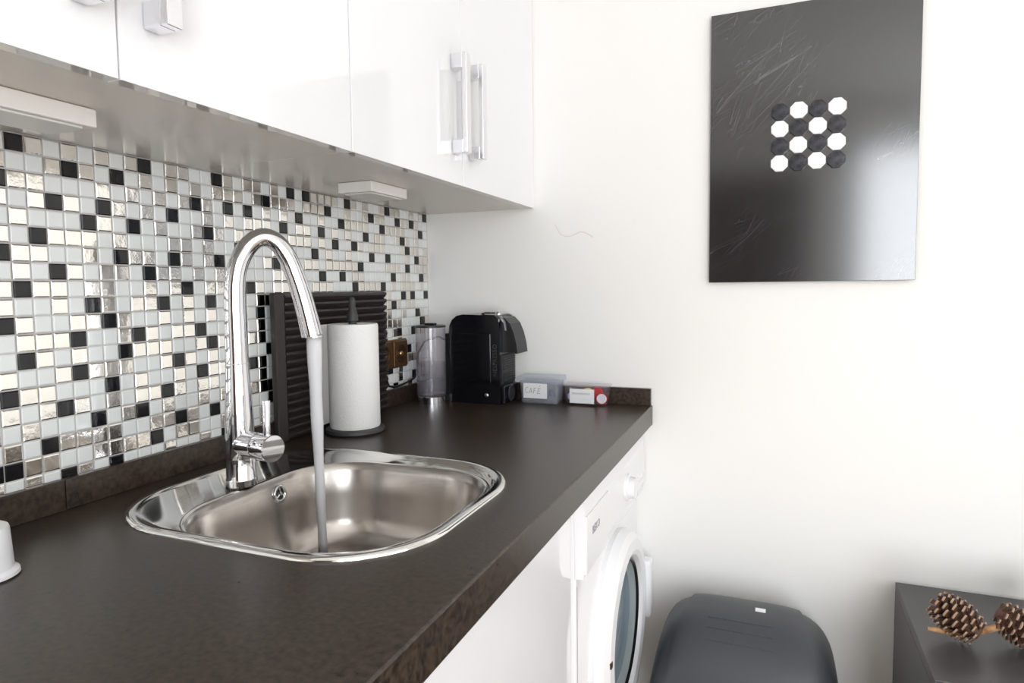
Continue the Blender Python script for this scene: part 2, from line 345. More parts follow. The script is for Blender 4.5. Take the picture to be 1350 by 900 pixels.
fe = [e for e in bm.edges if abs(e.verts[0].co.x - XF) < 1e-5 and abs(e.verts[1].co.x - XF) < 1e-5 and abs(e.verts[0].co.y - e.verts[1].co.y) > 0.5]
bmesh.ops.bevel(bm, geom=fe, offset=0.0025, segments=2, affect='EDGES', profile=0.5)
local(obj('slab', bm, COUNTER, wt), wt)
for a, c in (((0.0005, YB, ZC), (0.0125, 0.0335, 0.945)), ((0.0005, 0.0345, ZC), (0.0125, YE - 0.001, 0.945)), ((0.0135, YE - 0.0125, ZC), (0.661, YE - 0.0005, 0.945))):
    local(obj('upstand', bx(a, c, 0.0012), COUNTER, wt), wt)

# ---------------------------------------------------------------- sink
sk = thing('sink', (SX, SY, ZC), 'oval-cornered stainless steel inset sink in the brown worktop', 'sink')
BX, BY, BHX, BHY, BR = 0.360, 0.226, 0.184, 0.194, 0.115
def rl(z, ins): return [(x, y, z) for x, y in rrect(SX, SY, SHX - ins, SHY - ins, SR - ins * 0.8, 128)]
def bl(z, ins, rmin=0.05): return [(x, y, z) for x, y in rrect(BX, BY, BHX - ins, BHY - ins, max(BR - ins * 0.6, rmin), 128)]
bm = loft(nb(), [rl(0.9002, 0.0), rl(0.9035, 0.0005), rl(0.9052, 0.003), rl(0.9056, 0.007), rl(0.9052, 0.012), rl(0.9042, 0.0150), rl(0.9036, 0.017), rl(0.9030, 0.020), bl(0.8962, -0.0105), bl(0.8968, -0.007), bl(0.8968, -0.004), bl(0.8955, -0.001)])
local(obj('rim', bm, STEEL_P, sk, True), sk)
bm = loft(nb(), [bl(0.8955, -0.001), bl(0.891, 0.003), bl(0.882, 0.006), bl(0.84, 0.011), bl(0.80, 0.016), bl(0.778, 0.022), bl(0.765, 0.032), bl(0.757, 0.046), bl(0.7535, 0.064), bl(0.752, 0.09), [(BX + 0.045 * math.cos(2 * math.pi * (j + .5) / 128 + 0.0), BY + 0.045 * math.sin(2 * math.pi * (j + .5) / 128), 0.750) for j in range(128)]])
local(obj('bowl', bm, STEEL_B, sk, True), sk)
dr = obj('drain', lathe(nb(), [(0.046, 0), (0.044, 0.0015), (0.036, 0.001), (0.033, -0.006), (0, -0.007)], 48, (BX, BY, 0.750)), STEEL_P, sk, True); local(dr, sk)
oc = Vector((0.1845, 0.280, 0.8695)); oa = Vector((1, 0, 0.12))
ov = obj('overflow_ring', lathe(nb(), [(0.0135, -0.001), (0.0150, 0.0014), (0.0135, 0.0026), (0.0105, 0.0022), (0.010, -0.001)], 36, oc, oa), CHROME, sk, True); local(ov, sk)
ov2 = obj('overflow_hole', lathe(nb(), [(0.0108, 0.0), (0, 0.0)], 24, oc, oa), BLACKP, sk); local(ov2, sk)
bm = nb(); u, v = Vector((0, 1, 0)), Vector((-0.12, 0, 1)).normalized()
for k in range(3):
    a = math.radians(90 + 120 * k); tube(bm, [oc + oa * 0.001, oc + oa * 0.001 + (u * math.cos(a) + v * math.sin(a)) * 0.0105], 0.0014, 8)
lathe(bm, [(0.003, 0), (0.003, 0.003), (0, 0.003)], 16, oc, oa)
local(obj('overflow_grille', bm, CHROME, sk), sk)

# ---------------------------------------------------------------- tap and water
TX, TY = 0.157, 0.224; OX, OY = 0.236, 0.318
tp = thing('kitchen_tap', (TX, TY, 0.9000), 'tall chrome gooseneck tap behind the sink bowl', 'tap')
def add(name, bm, m, t, smooth=True, auto=25): o = obj(name, bm, m, t, smooth, auto); return local(o, t)
add('base', lathe(nb(), [(0.0245, 0), (0.0245, 0.010), (0.0235, 0.012), (0.0225, 0.045), (0.0, 0.045)], 40, (TX, TY, 0.8995)), CHROME, tp)
add('body', lathe(nb(), [(0.0225, 0.044), (0.0228, 0.06), (0.0222, 0.10), (0.0195, 0.165), (0.0180, 0.198), (0, 0.198)], 40, (TX, TY, 0.8995)), CHROME, tp)
d = Vector((OX - TX, OY - TY, 0)); R_ = d.length / 2; d.normalize()
SP = [(0, 1.099, .0178), (0, 1.15, .0172), (0, 1.195, .0166), (.002, 1.232, .0160), (.010, 1.264, .0155), (.026, 1.290, .0151), (.047, 1.302, .0150), (.068, 1.293, .0151), (.084, 1.270, .0153), (.096, 1.238, .0157), (.106, 1.203, .0163), (.114, 1.168, .0170), (.120, 1.1385, .0178)]
pts, rad = [], []
for i in range(len(SP) - 1):
    p0, p1, p2, p3 = SP[max(i - 1, 0)], SP[i], SP[i + 1], SP[min(i + 2, len(SP) - 1)]
    for k in range(4):
        t = k / 4; f = [0.5 * (2 * p1[q] + (p2[q] - p0[q]) * t + (2 * p0[q] - 5 * p1[q] + 4 * p2[q] - p3[q]) * t * t + (3 * p1[q] - p0[q] - 3 * p2[q] + p3[q]) * t ** 3) for q in range(3)]
        pts.append(Vector((TX, TY, f[1])) + d * f[0]); rad.append(f[2])
pts.append(Vector((TX, TY, SP[-1][1])) + d * SP[-1][0]); rad.append(SP[-1][2])
add('spout', tube(nb(), pts, rad, 32), CHROME, tp)
add('aerator', lathe(nb(), [(0.0150, 0.0), (0.0150, 0.004), (0, 0.004)], 32, (OX, OY, 1.1345)), SATIN, tp)
ld = Vector((0.97, -0.22, 0.02)).normalized()
lo = Vector((TX, TY, 0.968))
add('valve_body', lathe(nb(), [(0.0, 0.0), (0.0205, 0.0), (0.0205, 0.050), (0.0198, 0.051), (0, 0.051)], 36, lo, ld), CHROME, tp)
kn = add('lever_cap', lathe(nb(), [(0, 0.0518), (0.0200, 0.0518), (0.0210, 0.054), (0.0210, 0.087), (0.0202, 0.0885), (0.0, 0.0885)], 36, lo, ld), CHROME, tp)
rod = lo + ld * 0.073 + Vector((0, 0, 0.014))
add('lever', tube(nb(), [rod, rod + Vector((0.001, 0, 0.060)), rod + Vector((0.001, 0, 0.0610))], [0.0052, 0.0062, 0.0058], 20), CHROME, tp)
bm = nb(); wp = [Vector((OX, OY, 1.134))]; wr = [0.0125]
for i in range(1, 16):
    t = i / 15; wp.append(Vector((OX + 0.004 * t * t, OY + 0.002 * t, 1.134 - (1.134 - 0.7555) * t))); wr.append(0.0125 - 0.0045 * min(1, t * 1.5) + 0.0006 * math.sin(t * 20))
tube(bm, wp, wr, 20)
tag(obj('water_stream', bm, WATER, None, True), 'smooth pale stream of water running from the chrome tap', 'water')

# ---------------------------------------------------------------- upper cabinets
XD = 0.336
def handle(y, door, z0=1.494, z1=1.696):
    bm = nb(); w = 0.010
    box(bm, (XD, y - w, z1 - 0.030), (XD + 0.0262, y + w, z1), 0.0015); box(bm, (XD, y - w, z0), (XD + 0.0262, y + w, z0 + 0.028), 0.0015)
    box(bm, (XD + 0.026, y - w, z0), (XD + 0.036, y + w, z1), 0.0015)
    h = obj('handle', bm, HANDLE, door); return h
def upper(y0, y1, doors, label, g):
    t = thing('wall_cabinet', (0.17, (y0 + y1) / 2, ZU), label, 'cabinet', g)
    ztop = 2.15
    local(obj('body', bx((0.0005, y0, ZU + 0.0005), (XD - 0.020, y1, ztop)), CARC, t), t)
    for a, c, hy in doors:
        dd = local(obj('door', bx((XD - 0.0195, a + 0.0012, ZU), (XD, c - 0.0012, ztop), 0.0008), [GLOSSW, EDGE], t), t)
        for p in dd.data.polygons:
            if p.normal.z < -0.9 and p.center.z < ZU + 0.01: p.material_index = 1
        handle(hy, dd)
upper(-0.497, 0.3015, ((-0.497, -0.097, -0.137), (-0.097, 0.3015, -0.057)), 'white gloss wall cabinet above the sink, nearer the camera', 'white wall cabinets')
upper(0.3025, YE - 0.001, ((0.3025, 0.700, 0.660), (0.700, YE - 0.001, 0.740)), 'white gloss wall cabinet above the coffee machine, against the end wall', 'white wall cabinets')
upper(-1.297, -0.4985, ((-1.297, -0.897, -0.937), (-0.897, -0.4985, -0.857)), 'white gloss wall cabinet at the near end of the row', 'white wall cabinets')
for y0, y1, lb in ((-0.170, -0.030, 'white under-cabinet lamp bar at the left edge above the mosaic'), (0.545, 0.682, 'white under-cabinet lamp bar above the paper towel roll')):
    t = thing('cabinet_lamp', (0.165, (y0 + y1) / 2, ZU), lb, 'lamp', 'under-cabinet lamps')
    local(obj('housing', bx((0.125, y0, 1.412), (0.207, y1, ZU - 0.0002), 0.0015), LEDP, t), t)
    local(obj('diffuser', bx((0.133, y0 + 0.012, 1.4095), (0.199, y1 - 0.012, 1.4122), 0.001), LEDD, t), t)

# ---------------------------------------------------------------- base cabinets
def base_unit(y0, y1, label, split=None):
    t = thing('base_cabinet', (0.3, (y0 + y1) / 2, 0), label, 'cabinet', 'white base cabinets')
    bm = nb(); box(bm, (0.02, y0, 0.10), (0.60, y0 + 0.018, 0.8475)); box(bm, (0.02, y1 - 0.018, 0.10), (0.60, y1, 0.8475)); box(bm, (0.02, y0 + 0.018, 0.10), (0.60, y1 - 0.018, 0.118)); box(bm, (0.02, y0 + 0.018, 0.118), (0.03, y1 - 0.018, 0.8475))
    local(obj('body', bm, CARC, t), t)
    edges = [y0] + ([split] if split else []) + [y1]
    for a, c in zip(edges, edges[1:]):
        dd = local(obj('door', bx((0.6005, a + 0.0015, 0.105), (0.619, c - 0.0015, 0.8455), 0.001), GLOSSW, t), t)
    local(obj('plinth', bx((0.10, y0, 0), (0.55, y1, 0.099)), WHITEP, t), t)
base_unit(-0.045, 0.549, 'white gloss base cabinet under the sink, beside the washing machine')
base_unit(-0.80, -0.047, 'white gloss base cabinet at the near end of the worktop', -0.42)

# ---------------------------------------------------------------- washing machine
M0, M1 = 0.556, 1.138; MX = 0.625; MC = (M0 + M1) / 2
wm = thing('washing_machine', (0.33, MC, 0), 'white front-loading washing machine under the worktop end', 'washing machine')
add('body', bx((0.03, M0, 0.015), (MX, M1, 0.8455), 0.008, 3), WHITEE, wm)
bm = nb(); prism(bm, [(MX - 0.002, M0 + 0.001, 0.672), (MX + 0.014, M0 + 0.001, 0.674), (MX + 0.020, M0 + 0.001, 0.70), (MX + 0.018, M0 + 0.001, 0.800), (MX + 0.008, M0 + 0.001, 0.838), (MX - 0.002, M0 + 0.001, 0.842)], (0, M1 - M0 - 0.002, 0)); bevel_all(bm, 0.003)
cp = add('control_panel', bm, WHITEE, wm)
dw = obj('detergent_drawer', bx((MX + 0.008, M0 + 0.004, 0.682), (MX + 0.0208, M0 + 0.175, 0.792), 0.002, 2), WHITEE, cp, True, 40)
text('lettering', 'BEKO', 0.022, INKG, basis((MX + 0.0211, M0 + 0.072, 0.752), (0, 1, 0), (0, 0, 1)), cp)
kb = obj('program_knob', lathe(nb(), [(0.032, 0), (0.031, 0.006), (0.026, 0.008), (0.024, 0.022), (0.0, 0.023)], 36, (MX + 0.0185, M0 + 0.36, 0.745), (1, 0, 0)), WHITEP, cp, True, 40)
for k in range(5): obj('button', lathe(nb(), [(0.007, 0), (0.007, 0.004), (0, 0.004)], 16, (MX + 0.018, M0 + 0.43 + 0.026 * k, 0.725), (1, 0, 0)), WHITEP, cp)
DC = Vector((MX, MC + 0.012, 0.437))
dr = add('door_ring', lathe(nb(), [(0.215, 0.000), (0.217, 0.012), (0.210, 0.030), (0.195, 0.040), (0.172, 0.043), (0.160, 0.038), (0.154, 0.026), (0.152, 0.006)], 72, DC, (1, 0, 0)), WHITEP, wm)
obj('seal', lathe(nb(), [(0.153, 0.024), (0.149, 0.030), (0.144, 0.024)], 64, DC, (1, 0, 0)), BLACKP, dr, True)
obj('glass_rim', lathe(nb(), [(0.145, 0.024), (0.138, 0.012), (0.128, 0.010)], 64, DC, (1, 0, 0)), RUBBER, dr, True)
obj('glass', lathe(nb(), [(0.129, 0.011), (0.120, 0.004), (0.095, -0.0), (0.05, 0.004), (0.0, 0.006)], 64, DC, (1, 0, 0)), DOORGL, dr, True)
add('latch_mark', bx((MX + 0.0385, DC.y - 0.196, DC.z + 0.010), (MX + 0.0425, DC.y - 0.184, DC.z + 0.022), 0.0005), BRONZE_D, wm)
add('door_handle', bx((MX + 0.018, DC.y + 0.196, DC.z - 0.075), (MX + 0.052, DC.y + 0.236, DC.z + 0.075), 0.008, 3), WHITEP, wm)
add('kick_plate', bx((MX - 0.001, M0 + 0.004, 0.02), (MX + 0.004, M1 - 0.004, 0.12), 0.002), WHITEE, wm)
add('side_groove', bx((MX + 0.0002, M0 + 0.008, 0.13), (MX + 0.0008, M0 + 0.0095, 0.655)), INKG, wm)

# ---------------------------------------------------------------- ribbed mat leaning on the splashback
rm = thing('ribbed_drying_mat', (0.022, 0.655, ZC), 'dark brown ribbed drying mat standing upright against the mosaic', 'drying mat')
Y0, Y1, Z1 = 0.460, 0.868, 1.210
add('backing', bx((0.0135, Y0, ZC + 0.0005), (0.0185, Y1 - 0.004, Z1 - 0.002), 0.001), BROWNP, rm)
add('edge_strip', bx((0.0135, Y0 - 0.002, ZC + 0.0005), (0.0275, Y0 + 0.028, Z1), 0.003, 2), BROWNP, rm)
NR = 18; step = (Z1 - ZC - 0.002) / NR
rib = None
bm = nb(); prism(bm, [(0.0183, Y0 + 0.027, 0.0), (0.0215, Y0 + 0.027, 0.0012), (0.0285, Y0 + 0.027, step * 0.52), (0.0285, Y0 + 0.027, step * 0.78), (0.0215, Y0 + 0.027, step - 0.0012), (0.0183, Y0 + 0.027, step)], (0, Y1 - Y0 - 0.027, 0)); bevel_all(bm, 0.0008, 1)
rib = add('rib', bm, BROWNP, rm); rib.location.z = ZC + 0.001
for k in range(1, NR):
    c = rib.copy(); C.objects.link(c); c.location.z = ZC + 0.001 + step * k

# ---------------------------------------------------------------- paper towel and holder
PX, PY = 0.1, 0.618
ph = thing('towel_holder', (PX, PY, ZC), 'dark grey paper towel stand with round base and knobbed pole', 'towel holder')
add('base', lathe(nb(), [(0.0, 0.0003), (0.064, 0.0003), (0.066, 0.004), (0.064, 0.010), (0.058, 0.012), (0, 0.012)], 56, (PX, PY, ZC)), CHARC, ph)
add('pole', lathe(nb(), [(0.009, 0.011), (0.009, 0.245), (0.0125, 0.246), (0.0115, 0.262), (0.0075, 0.272), (0.0068, 0.292), (0.005, 0.297), (0, 0.298)], 28, (PX, PY, ZC)), CHARC, ph)
pr = thing('paper_towel_roll', (PX, PY, ZC + 0.012), 'white paper towel roll on the grey stand', 'paper towel')
add('roll', lathe(nb(), [(0.019, 0.0125), (0.0535, 0.0125), (0.055, 0.016), (0.055, 0.236), (0.0535, 0.2395), (0.019, 0.2395)], 64, (PX, PY, ZC), close=True), PAPER, pr)
bm = nb(); lp = []
for i in range(10):
    a = math.radians(112 + 10.5 * i); rr = 0.0558 + 0.014 * max(0, (i - 3) / 6) ** 1.4
    lp.append((PX + rr * math.cos(a), PY + rr * math.sin(a)))
prism_pts = [(x, y, ZC + 0.016) for x, y in lp] + [(PX + (x - PX) * 1.008 + 0.0004, PY + (y - PY) * 1.008, ZC + 0.016) for x, y in reversed(lp)]
prism(bm, prism_pts, (0, 0, 0.222)); add('loose_sheet', bm, PAPER, pr)

# ---------------------------------------------------------------- socket
so = thing('wall_socket', (0.001, 0.915, 1.038), 'bronze double wall socket on the mosaic behind the ribbed mat', 'socket')
add('plate', bx((0.0005, 0.832, 1.000), (0.012, 0.992, 1.078), 0.004, 3), BRONZE, so)
for yc in (0.872, 0.952):
    f_ = add('insert', bx((0.0115, yc - 0.035, 1.004), (0.0165, yc + 0.035, 1.074), 0.003, 2), BRONZE, so)
    obj('recess', lathe(nb(), [(0.025, 0.0), (0.0245, 0.0015), (0.022, 0.0010), (0.0205, -0.0002), (0, -0.0002)], 36, (0.0168, yc, 1.039), (1, 0, 0)), BRONZE_D, f_, True)
    obj('contact', lathe(nb(), [(0.007, 0), (0.006, 0.003), (0, 0.0035)], 20, (0.0168, yc, 1.039), (1, 0, 0)), BRASS, f_, True)

# ---------------------------------------------------------------- coffee machine
KY0, KY1 = 1.020, 1.128; KX0, KX1 = 0.128, 0.280
cm = thing('coffee_machine', (0.20, 1.07, ZC), 'black capsule coffee machine in the corner of the worktop', 'coffee machine')
prof = [(KX0, ZC + 0.0003), (KX1, ZC + 0.0003), (KX1, 1.108), (0.277, 1.130), (0.266, 1.141), (0.170, 1.143), (0.152, 1.139), (0.138, 1.128), (0.130, 1.112), (KX0, 1.095)]
bm = prism(nb(), [(x, KY0, z) for x, z in prof], (0, KY1 - KY0, 0)); bevel_all(bm, 0.004, 3, 50)
cb = add('body', bm, BLACKG, cm)
obj('side_panel', bx((0.158, KY0 - 0.0025, 0.958), (0.254, KY0 + 0.001, 1.092), 0.0015), BLACKG, cb)
text('lettering', 'NESPRESSO', 0.0165, mat('raised_letter', (0.05, 0.05, 0.053), 0.3), basis((0.2660, KY0 - 0.0004, 1.020), (0, 0, 1), (-1, 0, 0)), cb, 0.0008, 1.05)
obj('button', lathe(nb(), [(0.006, 0), (0.0055, 0.002), (0, 0.0025)], 20, (0.240, KY0, 0.924), (0, -1, 0)), SATIN, cb, True)
arc = [(KX1 - 0.012, 1.128), (0.288, 1.126), (0.300, 1.112), (0.309, 1.088), (0.314, 1.062), (0.316, 1.044), (0.316, 1.040), (KX1 - 0.002, 1.040)]
bm = prism(nb(), [(x, KY0 + 0.022, z) for x, z in arc], (0, KY1 - KY0 - 0.044, 0)); bevel_all(bm, 0.002, 2, 40)
hd = add('brew_head', bm, BLACKP, cm)
ol = [(KX1 - 0.006, 1.137), (0.288, 1.134), (0.304, 1.118), (0.315, 1.092), (0.322, 1.063), (0.325, 1.038)]; il = [(0.317, 1.038), (0.313, 1.060), (0.307, 1.086), (0.297, 1.108), (0.285, 1.122), (KX1 - 0.006, 1.127)]
bm = prism(nb(), [(x, KY0 + 0.016, z) for x, z in ol + il], (0, KY1 - KY0 - 0.032, 0)); bevel_all(bm, 0.002, 2, 40)
add('lever_hood', bm, mat('hood_plastic', (0.013, 0.013, 0.017), 0.34), cm)
for s_ in (KY0 + 0.0135, KY1 - 0.0165):
    tr = [(0.262, 1.143), (0.279, 1.139), (0.291, 1.124), (0.295, 1.100), (0.290, 1.100), (0.287, 1.119), (0.276, 1.132), (0.262, 1.137)]
    bm = prism(nb(), [(x, s_, z) for x, z in tr], (0, 0.003, 0)); add('hood_trim', bm, SATIN, cm)
gr = add('front_grille', bx((KX1 - 0.001, KY0 + 0.008, 0.955), (KX1 + 0.004, KY1 - 0.008, 1.034), 0.001), BLACKP, cm)
bm = bx((KX1 + 0.0035, KY0 + 0.012, -0.0016), (KX1 + 0.0075, KY1 - 0.012, 0.0016), 0.0007, 1)
sl = obj('slat', bm, CHARC, gr); sl.location.z = 0.962
for k in range(1, 12):
    c = sl.copy(); C.objects.link(c); c.location.z = 0.962 + 0.0063 * k
add('drip_tray', bx((KX1 - 0.001, KY0 + 0.006, ZC + 0.0005), (KX1 + 0.010, KY1 - 0.006, 0.950), 0.004, 3), BLACKG, cm)
add('cup_recess', lathe(nb(), [(0.021, 0.0), (0.023, 0.002), (0.020, 0.004), (0.017, 0.0015), (0, 0.001)], 36, (KX1 + 0.0098, KY0 + 0.052, 0.926), (1, 0, 0)), CHARC, cm)
bm = nb(); tube(bm, [(0.205, 1.07, 1.1425), (0.215, 1.07, 1.146), (0.250, 1.07, 1.146)], 0.003, 12); lathe(bm, [(0.010, 0), (0.010, 0.003), (0.006, 0.009), (0, 0.010)], 24, (0.256, 1.07, 1.1405))
add('top_slider', bm, CHROME, cm)
TKX, TKY = 0.082, 1.000
add('tank_base', lathe(nb(), [(0, 0.0003), (0.0405, 0.0003), (0.0405, 0.0185), (0.039, 0.020), (0, 0.020)], 48, (TKX, TKY, ZC)), CHROME, cm)
tk = add('tank', lathe(nb(), [(0.0, 0.021), (0.041, 0.021), (0.0418, 0.026), (0.0418, 0.208), (0.0400, 0.208), (0.0400, 0.0255), (0.0, 0.0255)], 56, (TKX, TKY, ZC)), TANKP, cm)
obj('tank_water', lathe(nb(), [(0, 0.0262), (0.0394, 0.0262), (0.0394, 0.112), (0, 0.112)], 48, (TKX, TKY, ZC)), TANKW, tk, True, 40)
ld_ = obj('tank_lid', lathe(nb(), [(0, 0.2085), (0.0425, 0.2085), (0.0425, 0.2125), (0.040, 0.214), (0, 0.214)], 48, (TKX, TKY, ZC)), BLACKP, tk, True, 40)
obj('tank_lid_grip', bx((TKX - 0.016, TKY - 0.008, ZC + 0.2135), (TKX + 0.016, TKY + 0.008, ZC + 0.220), 0.002), BLACKP, tk)
add('tank_cradle', bx((0.112, 1.026, ZC + 0.0003), (0.130, 1.110, ZC + 0.19), 0.003), BLACKP, cm)
add('power_cord', tube(nb(), [(0.135, 1.09, 1.05), (0.06, 1.085, 1.075), (0.025, 1.065, 1.062), (0.0165, 1.042, 1.030), (0.0165, 1.036, 1.000), (0.0165, 1.035, 0.978), (0.0165, 1.018, 0.962), (0.0165, 0.985, 0.956), (0.0165, 0.945, 0.952), (0.0165, 0.91, 0.952), (0.0165, 0.887, 0.958), (0.015, 0.877, 0.978), (0.010, 0.874, 0.9995)], 0.0030, 12), BLACKP, cm)

# ---------------------------------------------------------------- plastic boxes with capsules
def tray(x0, x1, y0, y1, h, fl=0.006, th=0.0014):
    cx, cy = (x0 + x1) / 2, (y0 + y1) / 2; hx, hy = (x1 - x0) / 2, (y1 - y0) / 2
    L = lambda z, ins, r: [(x, y, z) for x, y in rrect(cx, cy, hx - ins, hy - ins, r, 40)]
    return loft(nb(), [L(ZC + 0.0004, 0.007, 0.006), L(ZC + 0.004, 0.005, 0.008), L(ZC + h, 0.001, 0.008), L(ZC + h, 0.001 + th, 0.008), L(ZC + 0.0035, 0.006 + th, 0.007)], True, True)
b1 = thing('storage_box', (0.372, 1.095, ZC), 'taller frosted plastic box with handwritten CAFÉ card, beside the coffee machine', 'plastic box')
add('body', tray(0.316, 0.428, 1.064, 1.130, 0.060), FROST, b1)
add('lid', bx((0.312, 1.060, ZC + 0.0605), (0.432, 1.1318, ZC + 0.0745), 0.003, 2), FROST, b1)
lb = add('card', bx((0.331, 1.0610, ZC + 0.016), (0.3985, 1.0616, ZC + 0.0565)), CARD, b1)
bm = nb(); s = 0.0105; x_ = 0.3355; zb = ZC + 0.0295; yy = 1.0606
def st(pts): tube(bm, [(x_ + a * s, yy, zb + c * s) for a, c in pts], 0.00045, 6)
st([(0.95, 1.35), (0.7, 1.5), (0.35, 1.35), (0.15, 0.8), (0.25, 0.25), (0.55, 0.05), (0.85, 0.2)])
st([(1.2, 0), (1.65, 1.35)]); st([(1.65, 1.35), (1.95, 0.0)]); st([(1.35, 0.5), (1.95, 0.45)])
st([(2.35, 0), (2.55, 1.35)]); st([(2.55, 1.35), (3.1, 1.3)]); st([(2.45, 0.75), (2.9, 0.75)])
st([(3.45, 0), (3.65, 1.3)]); st([(3.65, 1.3), (4.3, 1.35)]); st([(3.55, 0.7), (4.1, 0.7)]); st([(3.45, 0), (4.2, 0.05)]); st([(3.95, 1.75), (4.25, 2.05)])
obj('lettering', bm, INK, lb)
b2 = thing('storage_box', (0.496, 1.104, ZC), 'low clear plastic box of coloured capsules near the worktop corner', 'plastic box')
add('body', tray(0.436, 0.558, 1.082, 1.130, 0.050), CLEAR, b2)
add('lid', bx((0.434, 1.080, ZC + 0.0505), (0.560, 1.1315, ZC + 0.0545), 0.0015, 2), CLEAR, b2)
lb = add('card', bx((0.4555, 1.0806, ZC + 0.006), (0.5225, 1.0812, ZC + 0.044)), CARD, b2)
text('lettering', 'DESCAFEINADO', 0.0068, INKG, basis((0.487, 1.0804, ZC + 0.0315), (1, 0, 0), (0, 0, 1)), lb, 0.0001)
def capsule(c, m, ax, label, capm=None, s=1.0, g='coffee capsules in the clear box'):
    t = thing('coffee_capsule', c, label, 'capsule', g)
    c = Vector(c); ax = Vector(ax).normalized()
    add('shell', lathe(nb(), [(0, -0.024 * s), (0.008 * s, -0.024 * s), (0.011 * s, -0.020 * s), (0.0145 * s, 0.0), (0.0175 * s, 0.0), (0.0175 * s, 0.0012 * s), (0.0, 0.0012 * s)], 28, c, ax), m, t)
    add('foil', lathe(nb(), [(0.0145 * s, 0.0012 * s), (0.013 * s, 0.002 * s), (0.007 * s, 0.0016 * s), (0, 0.002 * s)], 28, c, ax), capm or m, t)
capsule((0.5265, 1.0985, ZC + 0.0335), RED, (0.1, -1, 0.15), 'red capsule high in the clear box, right of its card', None, 0.92)
capsule((0.5405, 1.0900, ZC + 0.0195), RED, (0.15, -1, 0.0), 'red capsule with white foil facing out at the right of the clear box', CARD, 0.9)
capsule((0.5200, 1.1080, ZC + 0.0190), RED, (0.0, -0.3, -1), 'red capsule lying low at the back of the clear box', None, 0.7)
capsule((0.4585, 1.0920, ZC + 0.0215), PURPLE, (-0.2, -1, 0.0), 'violet capsule at the left end of the clear box', CARD, 0.85)
capsule((0.4990, 1.1000, ZC + 0.0375), YELLOW, (0.0, -0.5, 1), 'yellow capsule showing above the card in the clear box', None, 0.7)
capsule((0.4720, 1.1090, ZC + 0.0200), YELLOW, (0.0, -1, 0.2), 'yellow capsule beside the violet capsule', None, 0.7)

for k, (x, y) in enumerate(((0.338, 1.083), (0.372, 1.083), (0.404, 1.083))):
    capsule((x, y, ZC + 0.0215), NAVY, (0, -0.05, -1), '%s dark blue capsule at the bottom of the CAFÉ box' % ('leftmost', 'middle', 'rightmost')[k], None, 0.72, 'dark capsules in the tall box')
# ---------------------------------------------------------------- white tub at the left edge
wt_ = thing('plastic_tub', (0.115, -0.205, ZC), 'upturned white plastic tub on the worktop at the left edge', 'tub')
L = lambda z, hx, hy, r: [(x, y, z) for x, y in rrect(0.115, -0.205, hx, hy, r, 96)]
bm = loft(nb(), [L(ZC + 0.0004, 0.068, 0.084, 0.03), L(ZC + 0.002, 0.0705, 0.0865, 0.032), L(ZC + 0.006, 0.070, 0.086, 0.032), L(ZC + 0.009, 0.066, 0.082, 0.03), L(ZC + 0.011, 0.0660, 0.0820, 0.03), L(ZC + 0.053, 0.0640, 0.0800, 0.029), L(ZC + 0.0560, 0.0630, 0.0790, 0.028), L(ZC + 0.0570, 0.060, 0.076, 0.027)], False, True)
add('shell', bm, WHITEP, wt_)

# ---------------------------------------------------------------- black board with octagon magnets
bo = thing('metal_board', (1.028, YE - 0.004, 1.545), 'scratched glossy black metal board hung on the white end wall', 'board')
add('sheet', bx((0.8055, YE - 0.0145, 1.221), (1.2495, YE - 0.0125, 1.869), 0.0008), BOARDM, bo)
add('backing', bx((0.815, YE - 0.0125, 1.230), (1.240, YE - 0.0003, 1.860)), BLACKP, bo)
nmr = ('top row', 'second row', 'third row', 'bottom row'); nmc = ('leftmost', 'second from left', 'second from right', 'rightmost')
for r in range(4):
    for c in range(4):
        wht = (r + c) % 2 == 1; x = 0.9635 + 0.0405 * c + 0.0006 * r * 0; z = 1.6215 - 0.0400 * r; y = YE - 0.0146; ra = 0.0205
        oct_ = lambda q, yy: [(q * math.cos(math.radians(22.5 + 45 * k)), yy, q * math.sin(math.radians(22.5 + 45 * k))) for k in range(8)]
        bm = loft(nb(), [oct_(ra, 0), oct_(ra, -0.0045), oct_(ra - 0.0012, -0.0058)], True, True)
        o = obj('octagon_magnet', bm, OCTW if wht else OCTB)
        o.location = (x + random.uniform(-0.0004, 0.0004), y, z + random.uniform(-0.0004, 0.0004)); o.rotation_euler = (0, random.gauss(0, 0.02), 0)
        tag(o, ('white' if wht else 'marbled black') + ' octagonal tile magnet on the black board, %s, %s' % (nmr[r], nmc[c]), 'magnet', 'octagon magnets on the black board')

